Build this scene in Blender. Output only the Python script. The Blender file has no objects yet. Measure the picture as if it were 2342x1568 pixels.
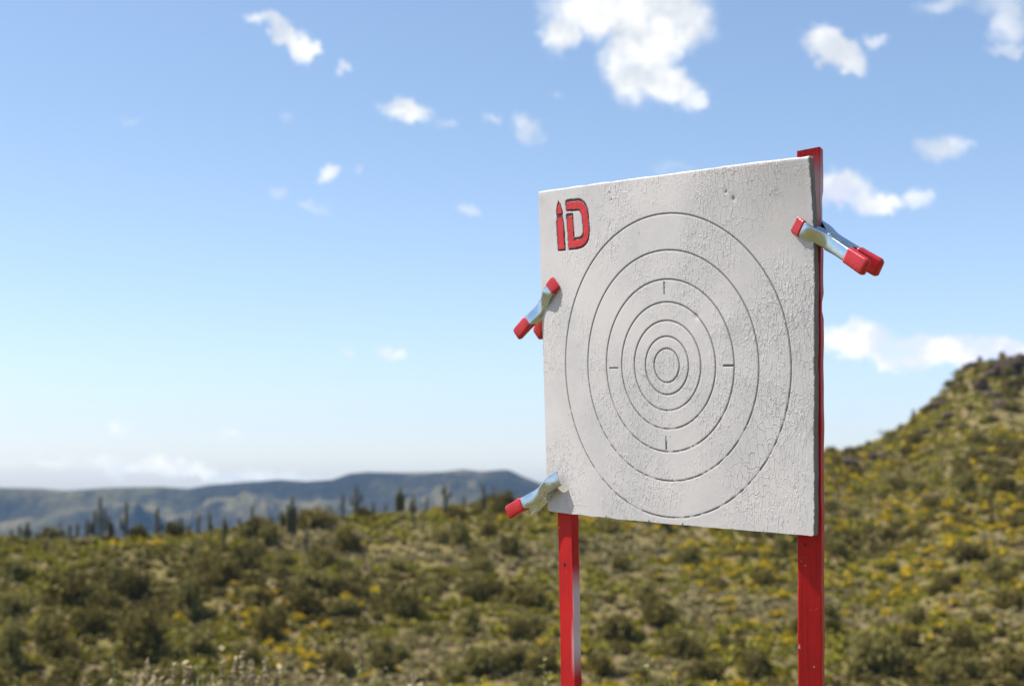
import bpy, bmesh, math, random
import numpy as np
from mathutils import Matrix, Vector

R = math.radians
random.seed(7)
rng = np.random.default_rng(7)
SC = bpy.context.scene
COL = SC.collection

# ------------------------------------------------------------------ camera
EYE = 1.6
PITCH = R(5.5)
F_PX, IMG_W, IMG_H = 3655.0, 2342.0, 1568.0      # focal length in picture units
cam_d = bpy.data.cameras.new("camera")
cam = bpy.data.objects.new("camera", cam_d)
COL.objects.link(cam)
cam.location = (0, 0, EYE)
cam.rotation_euler = (R(90) + PITCH, 0, 0)
cam_d.sensor_width = 36.0
cam_d.lens = 36.0 * F_PX / IMG_W
cam_d.clip_start = 0.05
cam_d.clip_end = 30000
cam_d.dof.use_dof = True
cam_d.dof.focus_distance = 2.74
cam_d.dof.aperture_fstop = 5.6
SC.camera = cam
CR = np.array([1.0, 0, 0])
CU = np.array([0, -math.sin(PITCH), math.cos(PITCH)])
CF = np.array([0, math.cos(PITCH), math.sin(PITCH)])


def ray(px, py):
    d = CR * (px - IMG_W / 2) / F_PX - CU * (py - IMG_H / 2) / F_PX + CF
    return d / np.linalg.norm(d)


def azel(px, py):
    d = ray(px, py)
    return math.degrees(math.atan2(d[0], d[1])), math.degrees(math.asin(d[2]))


def to_px(p):
    q = np.asarray(p, float) - np.array([0, 0, EYE])
    z = q @ CF
    return IMG_W / 2 + F_PX * (q @ CR) / z, IMG_H / 2 - F_PX * (q @ CU) / z


# board frame (solved from the picture): x right along the board, y into it, z up it
BR = np.array([[0.66689304, 0.01851371, 0.74492343],
               [-0.01578518, 0.99981797, -0.01071696],
               [-0.74498624, -0.00461169, 0.66706389]])
BT = np.array([0.27035963, 0.01069803, 2.80012335])


def cam2w(v):
    return CR * v[0] - CU * v[1] + CF * v[2]


b_u = cam2w(BR[:, 0]); b_up = -cam2w(BR[:, 1]); b_in = cam2w(BR[:, 2])
b_o = cam2w(BT) + np.array([0, 0, EYE])
MB = Matrix(((b_u[0], b_in[0], b_up[0], b_o[0]),
             (b_u[1], b_in[1], b_up[1], b_o[1]),
             (b_u[2], b_in[2], b_up[2], b_o[2]), (0, 0, 0, 1)))

# ------------------------------------------------------------------ sun and sky
S = b_u * -0.43 + b_up * 0.84 - b_in * 0.29
S /= np.linalg.norm(S)
SUN_EL = math.asin(S[2])
SUN_AZ = math.atan2(S[0], S[1])
sun_d = bpy.data.lights.new("sun", 'SUN')
sun_d.energy = 4.5
sun_d.angle = R(0.55)
sun_d.color = (1.0, 0.955, 0.88)
sun = bpy.data.objects.new("sun", sun_d)
COL.objects.link(sun)
sun.rotation_euler = Vector(S).to_track_quat('Z', 'Y').to_euler()
sun.location = (0, 0, 40)

SC.view_settings.view_transform = 'Standard'
SC.view_settings.look = 'None'
SC.view_settings.exposure = 0.65
SC.view_settings.gamma = 1
SC.view_settings.use_curve_mapping = False
SC.cycles.use_denoising = True
SC.cycles.caustics_reflective = False
SC.cycles.caustics_refractive = False
SC.cycles.max_bounces = 6
SC.cycles.diffuse_bounces = 3
SC.cycles.volume_bounces = 0
SC.cycles.transparent_max_bounces = 8

world = bpy.data.worlds.new("World")
SC.world = world
world.use_nodes = True
nt = world.node_tree
nt.nodes.clear()


def N(tree, kind, **kw):
    n = tree.nodes.new(kind)
    for k, v in kw.items():
        if k in n.bl_rna.properties:
            setattr(n, k, v)
    return n


def math_n(tree, op, a, b=None, clamp=False):
    n = tree.nodes.new('ShaderNodeMath')
    n.operation = op
    n.use_clamp = clamp
    for i, v in enumerate((a, b)):
        if v is None:
            continue
        if isinstance(v, (int, float)):
            n.inputs[i].default_value = v
        else:
            tree.links.new(v, n.inputs[i])
    return n.outputs[0]


def mix_col(tree, fac, a, b, blend='MIX'):
    n = tree.nodes.new('ShaderNodeMix')
    n.data_type = 'RGBA'
    n.blend_type = blend
    for sock, v in ((n.inputs['Factor'], fac), (n.inputs['A'], a), (n.inputs['B'], b)):
        pass
    ins = [n.inputs[0], n.inputs[6], n.inputs[7]]
    for sock, v in zip(ins, (fac, a, b)):
        if isinstance(v, (int, float)):
            sock.default_value = v
        elif isinstance(v, (tuple, list)):
            sock.default_value = (*v[:3], 1)
        else:
            tree.links.new(v, sock)
    return n.outputs[2]


def map_range(tree, v, a, b, c=0.0, d=1.0, kind='SMOOTHSTEP'):
    n = tree.nodes.new('ShaderNodeMapRange')
    n.interpolation_type = kind
    tree.links.new(v, n.inputs['Value'])
    n.inputs['From Min'].default_value = a
    n.inputs['From Max'].default_value = b
    n.inputs['To Min'].default_value = c
    n.inputs['To Max'].default_value = d
    return n.outputs['Result']


def noise(tree, vec, scale, detail=3.0, rough=0.5, dim='3D'):
    n = tree.nodes.new('ShaderNodeTexNoise')
    n.noise_dimensions = dim
    n.inputs['Scale'].default_value = scale
    n.inputs['Detail'].default_value = detail
    n.inputs['Roughness'].default_value = rough
    if vec is not None:
        tree.links.new(vec, n.inputs['Vector'])
    return n


def build_world():
    L = nt.links
    tc = N(nt, 'ShaderNodeTexCoord')
    sep = N(nt, 'ShaderNodeSeparateXYZ')
    L.new(tc.outputs['Generated'], sep.inputs[0])
    sky = N(nt, 'ShaderNodeTexSky')
    sky.sky_type = 'NISHITA'
    sky.sun_disc = False
    sky.sun_elevation = SUN_EL
    sky.sun_rotation = SUN_AZ
    sky.altitude = 600
    sky.air_density = 1.0
    sky.dust_density = 1.6
    sky.ozone_density = 2.0
    # direction as azimuth / elevation in degrees
    az = math_n(nt, 'MULTIPLY', math_n(nt, 'ARCTAN2', sep.outputs['X'], sep.outputs['Y']), 180 / math.pi)
    el = math_n(nt, 'MULTIPLY', math_n(nt, 'ARCSINE', sep.outputs['Z']), 180 / math.pi)
    cv = N(nt, 'ShaderNodeCombineXYZ')
    L.new(az, cv.inputs[0]); L.new(el, cv.inputs[1])
    base = cv.outputs[0]
    # ragged edges: the direction is displaced by two octave sets of noise
    n1 = noise(nt, base, 1.1, 8.0, 0.68)
    off = N(nt, 'ShaderNodeVectorMath', operation='SUBTRACT')
    L.new(n1.outputs['Color'], off.inputs[0]); off.inputs[1].default_value = (0.5, 0.5, 0.5)
    sc = N(nt, 'ShaderNodeVectorMath', operation='SCALE')
    L.new(off.outputs[0], sc.inputs[0]); sc.inputs['Scale'].default_value = 1.5
    ad = N(nt, 'ShaderNodeVectorMath', operation='ADD')
    L.new(base, ad.inputs[0]); L.new(sc.outputs[0], ad.inputs[1])
    warped = ad.outputs[0]
    k = 57.2958 / F_PX
    clouds = [  # px, py, half width, half height, tilt, softness, strength
        (600, 42, 40, 13, -8, .55, .75), (645, 68, 50, 20, -38, .5, .95), (694, 108, 26, 34, 0, .45, .95),
        (785, 152, 17, 9, 0, .7, .55), (932, 252, 52, 24, -8, .45, .98), (1018, 283, 22, 11, 0, .7, .5),
        (1127, 267, 18, 10, -20, .7, .4), (1203, 297, 32, 20, -30, .7, .6), (1270, 215, 13, 9, 0, .8, .25),
        (1430, 20, 175, 62, 0, .4, 1), (1285, 72, 48, 36, 15, .5, .95), (1525, 55, 100, 72, 0, .4, 1),
        (1460, 140, 78, 80, 0, .4, 1), (1520, 192, 85, 42, -22, .45, 1), (1585, 225, 34, 18, 0, .5, .9),
        (1905, 112, 68, 36, -28, .4, .95), (1952, 145, 36, 22, -35, .5, .85), (1998, 92, 26, 12, -30, .6, .6),
        (2160, 6, 50, 16, 0, .8, .45), (2308, 45, 32, 52, 0, .7, .6), (2318, 112, 46, 11, 0, .8, .5),
        (2300, 5, 60, 22, 0, .8, .4), (2155, 340, 48, 26, 0, .55, .8), (2205, 333, 20, 10, 0, .7, .5),
        (1930, 432, 62, 34, -12, .45, .95), (2000, 462, 66, 20, -5, .5, .9), (2098, 452, 30, 18, 0, .6, .75),
        (1962, 782, 92, 38, -6, .4, 1), (2040, 806, 66, 34, -10, .45, 1), (2150, 802, 105, 30, 0, .5, 1), (2085, 806, 95, 34, 0, .5, 1),
        (2260, 802, 105, 26, 2, .5, .95), (2390, 796, 110, 20, 0, .5, .9), (1905, 796, 26, 16, 0, .5, .9),
        (758, 397, 24, 18, 15, .5, .85), (640, 440, 18, 13, -20, .7, .5), (712, 472, 34, 12, 0, .9, .28),
        (1078, 473, 22, 11, -28, .7, .55), (897, 806, 24, 12, -10, .6, .7), (790, 808, 12, 8, 0, .8, .45),
        (820, 390, 10, 6, 0, .8, .35), (270, 970, 24, 9, 0, .7, .6), (520, 992, 22, 9, 0, .7, .6),
        (60, 1054, 80, 9, 0, .9, .5), (320, 1068, 150, 15, -2, .8, .7), (500, 1084, 130, 13, -4, .8, .75),
        (640, 1092, 100, 9, -2, .8, .6), (1545, 386, 44, 9, 0, .9, .25), (300, 275, 18, 8, 0, .9, .2),
        (653, 272, 16, 8, 0, .9, .18), (2600, 300, 160, 50, 0, .5, .9), (-300, 300, 150, 40, 10, .5, .9),
        (3000, 150, 200, 80, 0, .5, .9), (-700, -100, 260, 90, 0, .5, .9), (900, -500, 300, 100, 0, .5, .9),
    ]
    acc = None
    for (px, py, rx, ry, tilt, soft, amp) in clouds:
        a, e = azel(px, py)
        m = N(nt, 'ShaderNodeMapping', vector_type='TEXTURE')
        L.new(warped, m.inputs['Vector'])
        m.inputs['Location'].default_value = (a, e, 0)
        m.inputs['Rotation'].default_value = (0, 0, R(tilt))
        m.inputs['Scale'].default_value = (rx * k, ry * k, 1e6)
        ln = N(nt, 'ShaderNodeVectorMath', operation='LENGTH')
        L.new(m.outputs[0], ln.inputs[0])
        v = map_range(nt, ln.outputs['Value'], 1 + soft * .8, max(0.05, 1 - soft * .9), 0, amp)
        acc = v if acc is None else math_n(nt, 'MAXIMUM', acc, v)
    n2 = noise(nt, warped, 1.6, 4.0, 0.6)
    thin = map_range(nt, n2.outputs['Fac'], 0.25, 0.6, 0.72, 1.0)
    dens = math_n(nt, 'MULTIPLY', acc, thin, clamp=True)
    n3 = noise(nt, base, 0.62, 3.0, 0.5)
    grey = map_range(nt, n3.outputs['Fac'], 0.36, 0.66, 0.0, 1.0)
    ccol = mix_col(nt, grey, (6.5, 6.5, 6.4), (4.5, 4.75, 5.05))
    low = map_range(nt, el, 14.0, 0.0)
    tint = mix_col(nt, 1.0, sky.outputs[0], mix_col(nt, low, SKY_TINT, (1.07, 1.08, 1.26)), 'MULTIPLY')
    ccol = mix_col(nt, 1.0, ccol, mix_col(nt, 1.0, tint, (1.10, 1.08, 1.05), 'MULTIPLY'), 'LIGHTEN')
    bright = mix_col(nt, dens, tint, ccol)
    bright = mix_col(nt, map_range(nt, el, 3.0, 0.2), bright, mix_col(nt, 1.0, bright, (1.20, 1.19, 1.17), 'MULTIPLY'))
    bg = N(nt, 'ShaderNodeBackground')
    L.new(bright, bg.inputs['Color'])
    bg.inputs['Strength'].default_value = SKY_STRENGTH
    out = N(nt, 'ShaderNodeOutputWorld')
    L.new(bg.outputs[0], out.inputs['Surface'])


SKY_STRENGTH = 0.112
SKY_TINT = (0.985, 1.0, 1.02)
build_world()

# ------------------------------------------------------------------ helpers


def mesh_from(name, verts, faces, mats, smooth=False, mat_idx=None, uvs=None):
    """verts (n,3) array, faces: (m,4)/(m,3) int array or list of lists."""
    me = bpy.data.meshes.new(name)
    if isinstance(faces, np.ndarray):
        m, w = faces.shape
        me.vertices.add(len(verts))
        me.vertices.foreach_set('co', np.asarray(verts, np.float32).ravel())
        me.loops.add(m * w)
        me.loops.foreach_set('vertex_index', faces.astype(np.int32).ravel())
        me.polygons.add(m)
        me.polygons.foreach_set('loop_start', np.arange(m, dtype=np.int32) * w)
        if mat_idx is not None:
            me.polygons.foreach_set('material_index', np.asarray(mat_idx, np.int32))
        me.update(calc_edges=True)
        me.validate()
    else:
        me.from_pydata([tuple(map(float, v)) for v in verts], [], [list(map(int, f)) for f in faces])
        if mat_idx is not None:
            for p, i in zip(me.polygons, mat_idx):
                p.material_index = i
        me.update()
    for mt in (mats if isinstance(mats, (list, tuple)) else [mats]):
        me.materials.append(mt)
    me.polygons.foreach_set('use_smooth', np.full(len(me.polygons), smooth))
    return me


def obj(name, me, parent=None, matrix=None):
    o = bpy.data.objects.new(name, me)
    COL.objects.link(o)
    if matrix is not None:
        o.matrix_world = matrix
    if parent is not None:
        o.parent = parent
    return o


def tag(o, label=None, cat=None, group=None, kind=None):
    for k, v in (('label', label), ('category', cat), ('group', group), ('kind', kind)):
        if v:
            o[k] = v
    return o


class MB_:
    """collects lofted pieces into one mesh"""
    def __init__(self):
        self.v, self.f = [], []

    def add(self, verts, faces):
        k = len(self.v)
        self.v += [tuple(map(float, p)) for p in verts]
        self.f += [[i + k for i in f] for f in faces]

    def loft(self, rings, cap=True, closed=True):
        n = len(rings[0])
        v = [p for r in rings for p in r]
        f = []
        for a in range(len(rings) - 1):
            for i in range(n if closed else n - 1):
                j = (i + 1) % n
                f.append([a * n + i, a * n + j, (a + 1) * n + j, (a + 1) * n + i])
        if cap:
            f.append(list(range(n))[::-1])
            f.append([(len(rings) - 1) * n + i for i in range(n)])
        self.add(v, f)

    def tube(self, pts, rad, n=8, ribs=0, rib=0.0, roundtop=False):
        pts = [np.asarray(p, float) for p in pts]
        rad = list(rad) if isinstance(rad, (list, tuple, np.ndarray)) else [rad] * len(pts)
        rings = []
        ref = None
        for i, p in enumerate(pts):
            t = pts[min(i + 1, len(pts) - 1)] - pts[max(i - 1, 0)]
            t /= np.linalg.norm(t) + 1e-12
            if ref is None:
                ref = np.array([1.0, 0, 0]) if abs(t[0]) < .9 else np.array([0, 1.0, 0])
            a = ref - t * (ref @ t); a /= np.linalg.norm(a)
            ref = a
            b = np.cross(t, a)
            ring = []
            for q in range(n):
                th = 2 * math.pi * q / n
                rr = rad[i] * (1 + (rib if ribs and q % 2 else 0))
                ring.append(p + rr * (a * math.cos(th) + b * math.sin(th)))
            rings.append(ring)
        self.loft(rings)

    def build(self, name, mats, parent=None, smooth=True, matrix=None, fix=True):
        me = mesh_from(name, self.v, self.f, mats, smooth)
        if fix:
            bm = bmesh.new(); bm.from_mesh(me)
            bmesh.ops.recalc_face_normals(bm, faces=bm.faces)
            bm.to_mesh(me); bm.free()
        return obj(name, me, parent, matrix)


# ------------------------------------------------------------------ materials
def new_mat(name):
    m = bpy.data.materials.new(name)
    m.use_nodes = True
    t = m.node_tree
    p = t.nodes['Principled BSDF']
    return m, t, p


def bump(t, p, height, strength, dist):
    b = t.nodes.new('ShaderNodeBump')
    b.inputs['Strength'].default_value = strength
    b.inputs['Distance'].default_value = dist
    t.links.new(height, b.inputs['Height'])
    t.links.new(b.outputs[0], p.inputs['Normal'])
    return b


def mat_foliage(name, c1, c2, c3, rough=0.75, trans=0.0):
    m, t, p = new_mat(name)
    g = t.nodes.new('ShaderNodeNewGeometry')
    oi = t.nodes.new('ShaderNodeObjectInfo')
    rp = t.nodes.new('ShaderNodeValToRGB')
    rp.color_ramp.elements[0].color = (*c1, 1)
    rp.color_ramp.elements[1].color = (*c3, 1)
    e = rp.color_ramp.elements.new(0.5); e.color = (*c2, 1)
    v = math_n(t, 'ADD', math_n(t, 'MULTIPLY', g.outputs['Random Per Island'], 0.65),
               math_n(t, 'MULTIPLY', oi.outputs['Random'], 0.35))
    t.links.new(v, rp.inputs[0])
    t.links.new(rp.outputs[0], p.inputs['Base Color'])
    p.inputs['Roughness'].default_value = rough
    p.inputs['Specular IOR Level'].default_value = 0.2
    tl = t.nodes.new('ShaderNodeBsdfTranslucent')
    t.links.new(rp.outputs[0], tl.inputs['Color'])
    mx = t.nodes.new('ShaderNodeMixShader'); mx.inputs[0].default_value = 0.30
    t.links.new(p.outputs[0], mx.inputs[1]); t.links.new(tl.outputs[0], mx.inputs[2])
    t.links.new(mx.outputs[0], t.nodes['Material Output'].inputs['Surface'])
    return m


def mat_board():
    m, t, p = new_mat('cracked_white_paint')
    tc = t.nodes.new('ShaderNodeTexCoord')
    O = tc.outputs['Object']
    # where the paint has flaked more (object space)
    big = noise(t, O, 7.0, 2.0, 0.5).outputs['Fac']
    big2 = noise(t, O, 4.2, 2.0, 0.5).outputs['Fac']
    mpv = t.nodes.new('ShaderNodeMapping'); mpv.inputs['Scale'].default_value = (1.0, 1.0, 0.5)
    t.links.new(O, mpv.inputs['Vector'])
    wn = noise(t, mpv.outputs[0], 34.0, 2.0, 0.6)
    wsub = t.nodes.new('ShaderNodeVectorMath'); wsub.operation = 'SUBTRACT'
    t.links.new(wn.outputs['Color'], wsub.inputs[0]); wsub.inputs[1].default_value = (.5, .5, .5)
    wsc = t.nodes.new('ShaderNodeVectorMath'); wsc.operation = 'SCALE'
    t.links.new(wsub.outputs[0], wsc.inputs[0]); wsc.inputs['Scale'].default_value = 0.022
    wad = t.nodes.new('ShaderNodeVectorMath'); wad.operation = 'ADD'
    t.links.new(mpv.outputs[0], wad.inputs[0]); t.links.new(wsc.outputs[0], wad.inputs[1])

    def crack(scale, w):
        v = t.nodes.new('ShaderNodeTexVoronoi'); v.feature = 'DISTANCE_TO_EDGE'
        v.inputs['Scale'].default_value = scale
        t.links.new(wad.outputs[0], v.inputs['Vector'])
        return map_range(t, v.outputs['Distance'], w, 0.0)
    ck1 = crack(200.0, 0.11)
    ck2 = crack(90.0, 0.050)
    brk = map_range(t, noise(t, O, 75.0, 2.0, 0.6).outputs['Fac'], 0.42, 0.60)
    ck1 = math_n(t, 'MULTIPLY', ck1, brk)
    msk1 = map_range(t, big, 0.40, 0.62)
    msk2 = map_range(t, big2, 0.42, 0.60)
    c1 = math_n(t, 'MULTIPLY', ck1, math_n(t, 'ADD', math_n(t, 'MULTIPLY', msk1, 0.9), 0.10))
    sxo = t.nodes.new('ShaderNodeSeparateXYZ'); t.links.new(O, sxo.inputs[0])
    c2 = math_n(t, 'MULTIPLY', ck2, math_n(t, 'MULTIPLY', msk2, map_range(t, sxo.outputs['X'], -0.02, 0.20, 0.22, 1.0)))
    fine = noise(t, O, 420.0, 3.0, 0.65).outputs['Fac']
    mid = noise(t, mpv.outputs[0], 120.0, 3.0, 0.6).outputs['Fac']
    mps = t.nodes.new('ShaderNodeMapping'); mps.inputs['Scale'].default_value = (1.0, 1.0, 0.24)
    t.links.new(O, mps.inputs['Vector'])
    stn = noise(t, mps.outputs[0], 230.0, 2.0, 0.55).outputs['Fac']
    stm = map_range(t, noise(t, O, 6.5, 3.0, 0.6).outputs['Fac'], 0.43, 0.60)
    streak = math_n(t, 'MULTIPLY', map_range(t, stn, 0.56, 0.62), stm)
    # curled paint edges stand proud next to the cracks
    h = math_n(t, 'ADD', math_n(t, 'MULTIPLY', fine, 0.17), math_n(t, 'MULTIPLY', mid, 0.17))
    h = math_n(t, 'ADD', h, math_n(t, 'MULTIPLY', c1, 0.65))
    h = math_n(t, 'ADD', h, math_n(t, 'MULTIPLY', c2, 0.60))
    h = math_n(t, 'ADD', h, math_n(t, 'MULTIPLY', streak, 1.05))
    bump(t, p, h, 0.72, 0.0009)
    # paint colour with grime and thin dirty cracks
    gr = noise(t, O, 5.0, 4.0, 0.6).outputs['Fac']
    base = mix_col(t, map_range(t, gr, 0.3, 0.72), (0.60, 0.572, 0.555), (0.49, 0.472, 0.465))
    base = mix_col(t, math_n(t, 'MULTIPLY', c2, 0.42), base, (0.20, 0.19, 0.175))
    smu = noise(t, O, 11.0, 5.0, 0.65).outputs['Fac']
    base = mix_col(t, map_range(t, smu, .58, .74, 0, .38), base, (0.33, 0.335, 0.345))
    spk = noise(t, O, 150.0, 1.0, 0.5).outputs['Fac']
    base = mix_col(t, map_range(t, spk, 0.76, 0.80, 0, 0.7), base, (0.16, 0.15, 0.14))
    # routed grooves: bare weathered wood
    ga = t.nodes.new('ShaderNodeAttribute'); ga.attribute_name = 'groove'
    ra = t.nodes.new('ShaderNodeAttribute'); ra.attribute_name = 'redpaint'
    gn = noise(t, O, 160.0, 3.0, 0.6).outputs['Fac']
    gfac = math_n(t, 'MULTIPLY', ga.outputs['Fac'], map_range(t, gn, 0.26, 0.44, 0.45, 1.0))
    gcol = mix_col(t, gn, (0.055, 0.054, 0.051), (0.16, 0.15, 0.14))
    base = mix_col(t, gfac, base, gcol)
    base = mix_col(t, ra.outputs['Fac'], base, (0.10, 0.020, 0.024))
    # the sawn edges and the back are bare grey plywood
    ea = t.nodes.new('ShaderNodeAttribute'); ea.attribute_name = 'edge'
    sx = t.nodes.new('ShaderNodeSeparateXYZ'); t.links.new(O, sx.inputs[0])
    ply = math_n(t, 'SINE', math_n(t, 'MULTIPLY', sx.outputs['Y'], 1500.0))
    en = noise(t, O, 60.0, 3.0, 0.6).outputs['Fac']
    ec = mix_col(t, math_n(t, 'MULTIPLY', map_range(t, ply, -0.4, 0.5), en), (0.21, 0.20, 0.185), (0.04, 0.036, 0.032))
    base = mix_col(t, ea.outputs['Fac'], base, ec)
    t.links.new(base, p.inputs['Base Color'])
    p.inputs['Roughness'].default_value = 0.55
    p.inputs['Specular IOR Level'].default_value = 0.35
    return m


def mat_red_wood(white_spots):
    m, t, p = new_mat('red_painted_wood')
    tc = t.nodes.new('ShaderNodeTexCoord')
    O = tc.outputs['Object']
    mp = t.nodes.new('ShaderNodeMapping'); mp.inputs['Scale'].default_value = (1, 1, 0.06)
    t.links.new(O, mp.inputs['Vector'])
    gr = noise(t, mp.outputs[0], 160.0, 4.0, 0.6).outputs['Fac']
    nz = noise(t, O, 14.0, 4.0, 0.6).outputs['Fac']
    base = mix_col(t, map_range(t, nz, 0.3, 0.7), (0.50, 0.014, 0.013), (0.40, 0.011, 0.012))
    base = mix_col(t, map_range(t, gr, 0.52, 0.70, 0, 0.5), base, (0.22, 0.010, 0.010))
    chip = noise(t, O, 55.0, 4.0, 0.7).outputs['Fac']
    base = mix_col(t, map_range(t, chip, 0.685, 0.72), base, (0.50, 0.34, 0.20))
    rub = noise(t, O, 9.0, 5.0, 0.7).outputs['Fac']
    base = mix_col(t, map_range(t, rub, .56, .74, 0, .45), base, (0.50, 0.09, 0.075))
    # overspray of white paint
    sx = t.nodes.new('ShaderNodeSeparateXYZ'); t.links.new(O, sx.inputs[0])
    for (z0, z1, x0, x1, amt) in white_spots:
        a = map_range(t, sx.outputs['Z'], z0 - 0.022, z0 + 0.022)
        b = map_range(t, sx.outputs['Z'], z1 + 0.03, z1 - 0.03)
        c = map_range(t, sx.outputs['X'], x0, x1)
        w = math_n(t, 'MULTIPLY', math_n(t, 'MULTIPLY', a, b), math_n(t, 'MULTIPLY', c, amt))
        base = mix_col(t, w, base, (0.60, 0.58, 0.60))
    t.links.new(base, p.inputs['Base Color'])
    bump(t, p, math_n(t, 'ADD', gr, math_n(t, 'MULTIPLY', chip, 0.6)), 0.35, 0.001)
    p.inputs['Roughness'].default_value = 0.5
    p.inputs['Specular IOR Level'].default_value = 0.22
    return m


def mat_metal():
    m, t, p = new_mat('zinc_plated_steel')
    tc = t.nodes.new('ShaderNodeTexCoord')
    nz = noise(t, tc.outputs['Object'], 60.0, 3.0, 0.6).outputs['Fac']
    n2 = noise(t, tc.outputs['Object'], 25.0, 2.0, 0.5).outputs['Fac']
    t.links.new(mix_col(t, nz, (0.42, 0.51, 0.55), (0.56, 0.64, 0.66)), p.inputs['Base Color'])
    p.inputs['Metallic'].default_value = 1.0
    t.links.new(map_range(t, nz, 0.3, 0.7, 0.15, 0.30), p.inputs['Roughness'])
    bump(t, p, n2, 0.12, 0.003)
    return m


def mat_vinyl():
    m, t, p = new_mat('red_vinyl')
    tc = t.nodes.new('ShaderNodeTexCoord')
    nz = noise(t, tc.outputs['Object'], 40.0, 3.0, 0.55).outputs['Fac']
    t.links.new(mix_col(t, map_range(t, nz, .3, .7), (0.52, 0.022, 0.026), (0.40, 0.016, 0.020)), p.inputs['Base Color'])
    p.inputs['Roughness'].default_value = 0.3
    p.inputs['Specular IOR Level'].default_value = 0.5
    bump(t, p, nz, 0.3, 0.002)
    return m


def mat_simple(name, c, rough=0.6, metal=0.0, var=0.2, scale=30.0, bmp=0.0):
    m, t, p = new_mat(name)
    tc = t.nodes.new('ShaderNodeTexCoord')
    nz = noise(t, tc.outputs['Object'], scale, 4.0, 0.6).outputs['Fac']
    c2 = tuple(x * (1 - var) for x in c)
    t.links.new(mix_col(t, map_range(t, nz, .3, .7), c, c2), p.inputs['Base Color'])
    p.inputs['Roughness'].default_value = rough
    p.inputs['Metallic'].default_value = metal
    if bmp:
        bump(t, p, nz, 0.6, bmp)
    return m


def mat_ground():
    m, t, p = new_mat('desert_soil')
    tc = t.nodes.new('ShaderNodeTexCoord')
    O = tc.outputs['Object']
    a = noise(t, O, 0.22, 5.0, 0.6).outputs['Fac']
    b = noise(t, O, 1.3, 5.0, 0.65).outputs['Fac']
    c = noise(t, O, 7.0, 3.0, 0.6).outputs['Fac']
    base = mix_col(t, map_range(t, a, .35, .65), (0.25, 0.178, 0.120), (0.19, 0.132, 0.080))
    base = mix_col(t, map_range(t, b, .36, .56, 0, .92), base, (0.175, 0.150, 0.040))     # low dry grass and herbs
    base = mix_col(t, map_range(t, c, .62, .76, 0, .4), base, (0.29, 0.22, 0.16))
    t.links.new(base, p.inputs['Base Color'])
    p.inputs['Roughness'].default_value = 0.95
    p.inputs['Specular IOR Level'].default_value = 0.1
    bump(t, p, math_n(t, 'ADD', b, math_n(t, 'MULTIPLY', c, 0.4)), 0.8, 0.35)
    return m


def mat_mountain():
    m, t, p = new_mat('far_desert_slopes')
    tc = t.nodes.new('ShaderNodeTexCoord')
    O = tc.outputs['Object']
    a = noise(t, O, 0.012, 6.0, 0.65).outputs['Fac']
    b = noise(t, O, 0.05, 4.0, 0.65).outputs['Fac']
    base = mix_col(t, map_range(t, a, .36, .62), (0.175, 0.140, 0.064), (0.085, 0.078, 0.036))
    base = mix_col(t, map_range(t, b, .5, .7, 0, .6), base, (0.045, 0.045, 0.028))
    # cloud shadow painted into the colour: dark steep caps and large dark patches
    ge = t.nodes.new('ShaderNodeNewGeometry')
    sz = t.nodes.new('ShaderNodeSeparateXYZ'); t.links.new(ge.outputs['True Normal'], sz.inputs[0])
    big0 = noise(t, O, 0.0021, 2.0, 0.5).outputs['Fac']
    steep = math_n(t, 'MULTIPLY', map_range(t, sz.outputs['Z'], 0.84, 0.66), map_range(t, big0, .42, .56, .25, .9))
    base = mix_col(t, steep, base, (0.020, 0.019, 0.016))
    big = noise(t, O, 0.0032, 3.0, 0.55).outputs['Fac']
    base = mix_col(t, map_range(t, big, .48, .58, 0, .9), base, (0.022, 0.021, 0.015))
    t.links.new(base, p.inputs['Base Color'])
    p.inputs['Roughness'].default_value = 0.95
    p.inputs['Specular IOR Level'].default_value = 0.05
    bump(t, p, math_n(t, 'ADD', a, math_n(t, 'MULTIPLY', b, .5)), 1.0, 25.0)
    return m


M_board = mat_board()
M_metal = mat_metal()
M_vinyl = mat_vinyl()
M_logo = mat_simple('red_enamel', (0.60, 0.022, 0.022), 0.4, 0, 0.25, 120.0, 0.0012)
M_ground = mat_ground()
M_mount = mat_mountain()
M_dark = mat_foliage('palo_verde_leaf', (0.072, 0.058, 0.013), (0.150, 0.122, 0.028), (0.26, 0.21, 0.050))
M_grey = mat_foliage('grey_green_leaf', (0.13, 0.113, 0.028), (0.24, 0.205, 0.055), (0.35, 0.30, 0.09))
M_green = mat_foliage('fresh_green_leaf', (0.15, 0.138, 0.014), (0.275, 0.245, 0.024), (0.39, 0.345, 0.042))
M_dry = mat_foliage('dry_grass_leaf', (0.22, 0.18, 0.075), (0.32, 0.265, 0.115), (0.42, 0.355, 0.18))
M_yellow = mat_foliage('yellow_blossom', (0.42, 0.31, 0.012), (0.60, 0.41, 0.014), (0.72, 0.52, 0.026))
M_stem = mat_simple('woody_stem', (0.14, 0.115, 0.07), 0.85, 0, .4, 9.0)
M_cactus = mat_simple('saguaro_skin', (0.105, 0.090, 0.030), 0.75, 0, .45, 3.0, 0.03)
M_rock = mat_simple('dark_rock', (0.075, 0.047, 0.029), 0.95, 0, .55, 0.45, 0.6)
M_straw = mat_foliage('straw', (0.30, 0.245, 0.13), (0.40, 0.33, 0.19), (0.50, 0.43, 0.27))
M_weed = mat_foliage('weed_leaf', (0.15, 0.16, 0.05), (0.24, 0.25, 0.085), (0.34, 0.33, 0.14))

# ------------------------------------------------------------------ terrain
_p = rng.permutation(512)


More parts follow.
